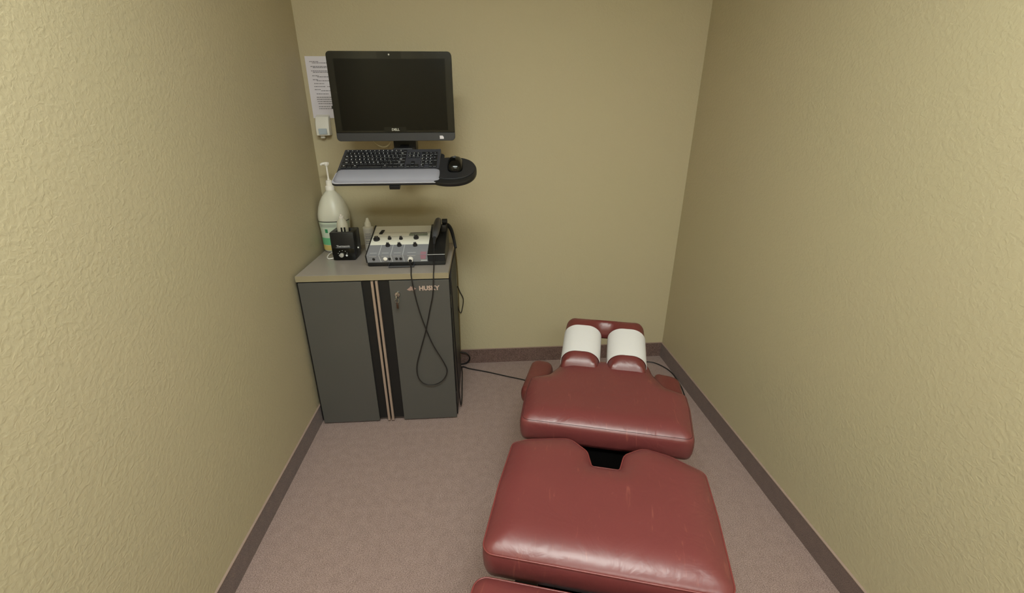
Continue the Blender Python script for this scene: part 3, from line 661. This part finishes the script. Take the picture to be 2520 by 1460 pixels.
# ------------------------------------------------------------------ chiropractic table
TH = R(15.5)
B0 = 1.0
tb = thing('treatment_table', 'burgundy vinyl chiropractic table in separate cushioned sections', 'treatment table',
           (.055*math.cos(TH)+B0*math.sin(TH), -.055*math.sin(TH)+B0*math.cos(TH), 0), (0, 0, -TH))
def resample(P, step):
    out = []; n = len(P)
    for i in range(n):
        a_, b_ = Vector(P[i]), Vector(P[(i+1) % n]); L_ = (b_-a_).length
        if L_ < 1e-6: continue
        k_ = max(1, round(L_/step))
        for j_ in range(k_): out.append((a_+(b_-a_)*(j_/k_))[:])
    return out
def cushion(name, outline, z0, drop, w_, t_, slope=0, bref=1.6, m_='leather', g=.014, bulge=.004, pipe=True, crown=0, stitch=False, par=None, label=None, pw=1.0):
    P = resample(outline, .010); A = np.array(P); n = len(P)
    area = .5*sum(A[i][0]*A[(i+1) % n][1]-A[(i+1) % n][0]*A[i][1] for i in range(n))
    if area < 0: A = A[::-1].copy()
    nx_ = np.roll(A, -1, 0)-np.roll(A, 1, 0); nx_ /= np.linalg.norm(nx_, axis=1)[:, None]; nin = np.stack([-nx_[:, 1], nx_[:, 0]], 1)
    S0 = A; S1 = np.roll(A, -1, 0)
    def dist(Q):
        d_ = S1-S0; L2 = (d_**2).sum(1)
        tt = np.clip(((Q[:, None]-S0[None])*d_[None]).sum(2)/L2, 0, 1)
        return np.sqrt((((S0[None]+tt[..., None]*d_[None])-Q[:, None])**2).sum(2)).min(1)
    def inside(Q):
        c_ = np.zeros(len(Q), bool)
        for i in range(n):
            a_, b_ = S0[i], S1[i]
            m1 = (a_[1] > Q[:, 1]) != (b_[1] > Q[:, 1])
            with np.errstate(divide='ignore', invalid='ignore'): xx = (b_[0]-a_[0])*(Q[:, 1]-a_[1])/(b_[1]-a_[1])+a_[0]
            c_ ^= m1 & (Q[:, 0] < xx)
        return c_
    pts = [A]
    for d0 in (.0012, .0035, .007, .0115, .0175):
        Q = A+nin*d0; k_ = (dist(Q) > d0*.93) & inside(Q); pts.append(Q[k_][:: (1 if d0 < .01 else 2)])
    xs = np.arange(A[:, 0].min(), A[:, 0].max(), g); ys = np.arange(A[:, 1].min(), A[:, 1].max(), g)
    G = np.array([(x+(g/2 if j_ % 2 else 0), y) for j_, y in enumerate(ys) for x in xs]); G = G[inside(G)]; G = G[dist(G) > .0235]; pts.append(G)
    Q = np.concatenate(pts)
    vc, ec, fc, *_ = delaunay_2d_cdt([Vector(q_) for q_ in Q], [(i, (i+1) % n) for i in range(n)], [], 1, 1e-6)
    V2 = np.array([v[:] for v in vc]); D = dist(V2)
    cc = A.mean(0)
    def zs(x, y): return slope*(y-bref)
    def ztop(i):
        s_ = min(D[i]/w_, 1); return z0+drop*((1-(1-s_)**2)**.5)**pw+crown*(1-math.exp(-D[i]/.08))
    verts = [(V2[i][0], V2[i][1]-B0, ztop(i)+zs(*V2[i])) for i in range(len(V2))]
    faces = [list(f) for f in fc]
    # sides
    kk = [(0, 0), (bulge*.7, -t_*.12), (bulge, -t_*.4), (bulge*.6, -t_*.75), (-.002, -t_*.95), (-.010, -t_)]
    # map outline verts to cdt verts
    idx = [int(np.argmin(((V2-a_)**2).sum(1))) for a_ in A]
    ring = idx
    for o_, dz in kk[1:]:
        base = len(verts)
        for i in range(n):
            p_ = A[i]-nin[i]*o_; verts.append((p_[0], p_[1]-B0, z0+dz+zs(*p_)))
        nr = list(range(base, base+n))
        for i in range(n): faces.append([ring[i], nr[i], nr[(i+1) % n], ring[(i+1) % n]])
        ring = nr
    faces.append(ring[::-1])
    mb = MB().add(verts, faces)
    o = mb.build(name, m_, par or tb, ang=70, local=True, label=label)
    if pipe:
        MB().tube([(A[i][0]-nin[i][0]*.0008, A[i][1]-nin[i][1]*.0008-B0, z0+zs(*A[i])) for i in range(0, n)], .0022, 8, closed=True, smooth=False).build('piping', 'pipe', o, local=True, ang=80)
    if stitch:
        A2 = A+nin*.006; D2 = np.minimum(dist(A2)/w_, 1)
        MB().tube([(A2[i][0], A2[i][1]-B0, z0+drop*((1-(1-D2[i])**2)**.5)**pw+.0002+zs(*A2[i])) for i in range(n)], .0009, 5, closed=True, smooth=False).build('stitching', 'stitch', o, local=True, ang=80)
    return o
# chest section, narrowing towards the head
chest = fillet([(-.283, 1.236, .03), (.283, 1.236, .03), (.297, 1.42, .12), (.296, 1.500, .022), (.225, 1.535, .03), (.184, 1.625, .03), (.174, 1.690, .012), (-.180, 1.690, .012), (-.192, 1.610, .04), (-.225, 1.545, .03), (-.292, 1.512, .022), (-.295, 1.42, .12)], .03)
cushion('chest_cushion', chest, .536, .030, .075, .076, pipe=False, stitch=True, pw=1.6)
pelv = fillet([(-.284, .734, .030), (.288, .734, .030), (.293, .95, .15), (.290, 1.108, .028), (.20, 1.160, .06), (.120, 1.182, .045), (.062, 1.140, .04), (.047, 1.072, .010), (-.036, 1.072, .010), (-.052, 1.135, .04), (-.110, 1.184, .045), (-.24, 1.154, .06), (-.286, 1.128, .025), (-.290, .95, .15)], .03)
cushion('pelvic_cushion', pelv, .532, .030, .085, .080, pw=1.5)
legc = fillet([(-.284, .08, .03), (.284, .08, .03), (.286, .697, .03), (-.286, .697, .03)], .03)
cushion('leg_cushion', legc, .500, .027, .075, .070, pw=1.5)
# head piece: U-shaped, sloping up towards the wall
HA = (-.182, -.028, .006, .158)
hd_ = fillet([(HA[0], 1.585, .02), (HA[1], 1.585, .02), (HA[1], 1.745, .02), (-.045, 1.785, .02), (-.040, 1.822, .018), (.020, 1.822, .018), (.024, 1.785, .02), (HA[2], 1.745, .02), (HA[2], 1.585, .02), (HA[3], 1.585, .02), (HA[3], 1.875, .035), (HA[0], 1.875, .035)], .02)
cushion('face_cushion', hd_, .545, .050, .060, .030, slope=.30, m_='leather2', g=.012, pipe=False, bulge=.002, pw=1.1)
# arm rests, frame and pedestal
for nm, poly in (('armrest', fillet([(-.346, 1.585, .03), (-.245, 1.585, .03), (-.236, 1.84, .04), (-.335, 1.86, .04)], .03)), ('armrest', fillet([(.225, 1.50, .03), (.330, 1.50, .03), (.325, 1.815, .045), (.222, 1.84, .02)], .03))):
    cushion(nm, poly, .415, .020, .035, .055, m_='leather2', g=.012, pipe=False)
def P_(mb, n_, m_='steel', **k_): return mb.build(n_, m_, tb, local=True, **k_)
fr_ = MB(); fr_.box(-.15, -.11, -.90, .60, .385, .425, .004); fr_.box(.11, .15, -.90, .60, .385, .425, .004)
for yy in (-.9, -.3, .1, .56): fr_.box(-.11, .11, yy, yy+.04, .385, .42)
P_(fr_, 'frame')
for y0_, y1_, z1_ in ((.365, .58, .462), (-.20, -.055, .454), (-.85, -.36, .432)):
    P_(MB().box(-.17, .17, y0_, y1_, .425, z1_, .003), 'cushion_plate', 'steel')
P_(MB().box(-.20, .20, -.05, .36, .425, .44, .003), 'notch_shade_plate', 'notch_shade_plate')  # added plate, its near-black colour keeps the cushion notch dark
P_(MB().box(-.26, .28, -.30, .22, .0, .05, .008), 'base_plate'); P_(MB().box(-.12, .12, -.25, .15, .05, .385, .01), 'pedestal')
P_(MB().box(-.31, .305, .66, .70, .33, .355, .004), 'armrest_bar')
for s_ in (-1, 1): P_(MB().box(s_*.285-.02, s_*.285+.02, .62, .74, .355, .362, .002), 'armrest_plate')
P_(MB().box(-.04, .02, .55, .70, .35, .40, .004), 'head_bracket')
hb = MB(lambda x, y, z: (x, y, z+.30*(y+B0-1.6))); hb.box(-.165, -.045, .60, .86, .503, .515, .002); hb.box(.022, .142, .60, .86, .503, .515, .002); hb.box(-.045, .022, .60, .64, .503, .515)
P_(hb, 'head_plate')
P_(MB(lambda x, y, z: (x, y, z)).box(-.025, .0, .57, .66, .39, .53, .003), 'head_post', 'leather2')
lv = MB(); lv.cyl((-.15, .62, .405), (-.165, .76, .405), .006); lv.cyl((-.165, .75, .405), (-.195, .775, .405), .012, 16); P_(lv, 'lever', 'black')

# two strips of face paper over the pads of the head piece
def face_paper(a0, a1, b0, b1, label):
    t_ = thing('face_paper', label, 'paper strip', tb.location[:], (0, 0, -TH), 'face papers on the head piece')
    vs = []; nA, nB = 28, 10; th_ = .0012
    ex = .0022
    prof = [(a0-ex-.001, -.020)]
    for i in range(nA+1):
        s_ = i/nA; a_ = a0+(a1-a0)*(.5-.5*math.cos(math.pi*s_)); d_ = min(a_-a0, a1-a_)
        q_ = min(d_/.060, 1); z_ = .050*((1-(1-q_)**2)**.5)**1.1
        n_ = (a_-(a0+a1)/2)/((a1-a0)/2); prof.append((a_+ex*n_, z_+ex))
    prof.append((a1+ex+.001, -.020))
    nP = len(prof)
    for l_ in (0, 1):
        for j_ in range(nB+1):
            b_ = b0+(b1-b0)*j_/nB
            for a_, z_ in prof:
                n_ = (a_-(a0+a1)/2)/((a1-a0)/2)
                vs.append((a_+l_*th_*n_, b_-B0, .545+z_+l_*th_+.30*(b_-1.6)))
    o_ = (nB+1)*nP; fs = []
    for j_ in range(nB):
        for i in range(nP-1):
            q_ = (j_*nP+i, j_*nP+i+1, (j_+1)*nP+i+1, (j_+1)*nP+i); fs.append(q_[::-1]); fs.append(tuple(k_+o_ for k_ in q_))
    for i in range(nP-1):
        fs.append((i, i+1, o_+i+1, o_+i)); k_ = nB*nP; fs.append((k_+i+1, k_+i, o_+k_+i, o_+k_+i+1))
    for j_ in range(nB):
        fs.append((j_*nP, o_+j_*nP, o_+(j_+1)*nP, (j_+1)*nP)); k_ = nP-1; fs.append((j_*nP+k_, (j_+1)*nP+k_, o_+(j_+1)*nP+k_, o_+j_*nP+k_))
    MB().add(vs, fs).build('sheet', 'paper', t_, ang=60, local=True)
face_paper(HA[0], HA[1], 1.640, 1.792, 'white paper strip over the left pad of the head piece')
face_paper(HA[2], HA[3], 1.640, 1.790, 'white paper strip over the right pad of the head piece')
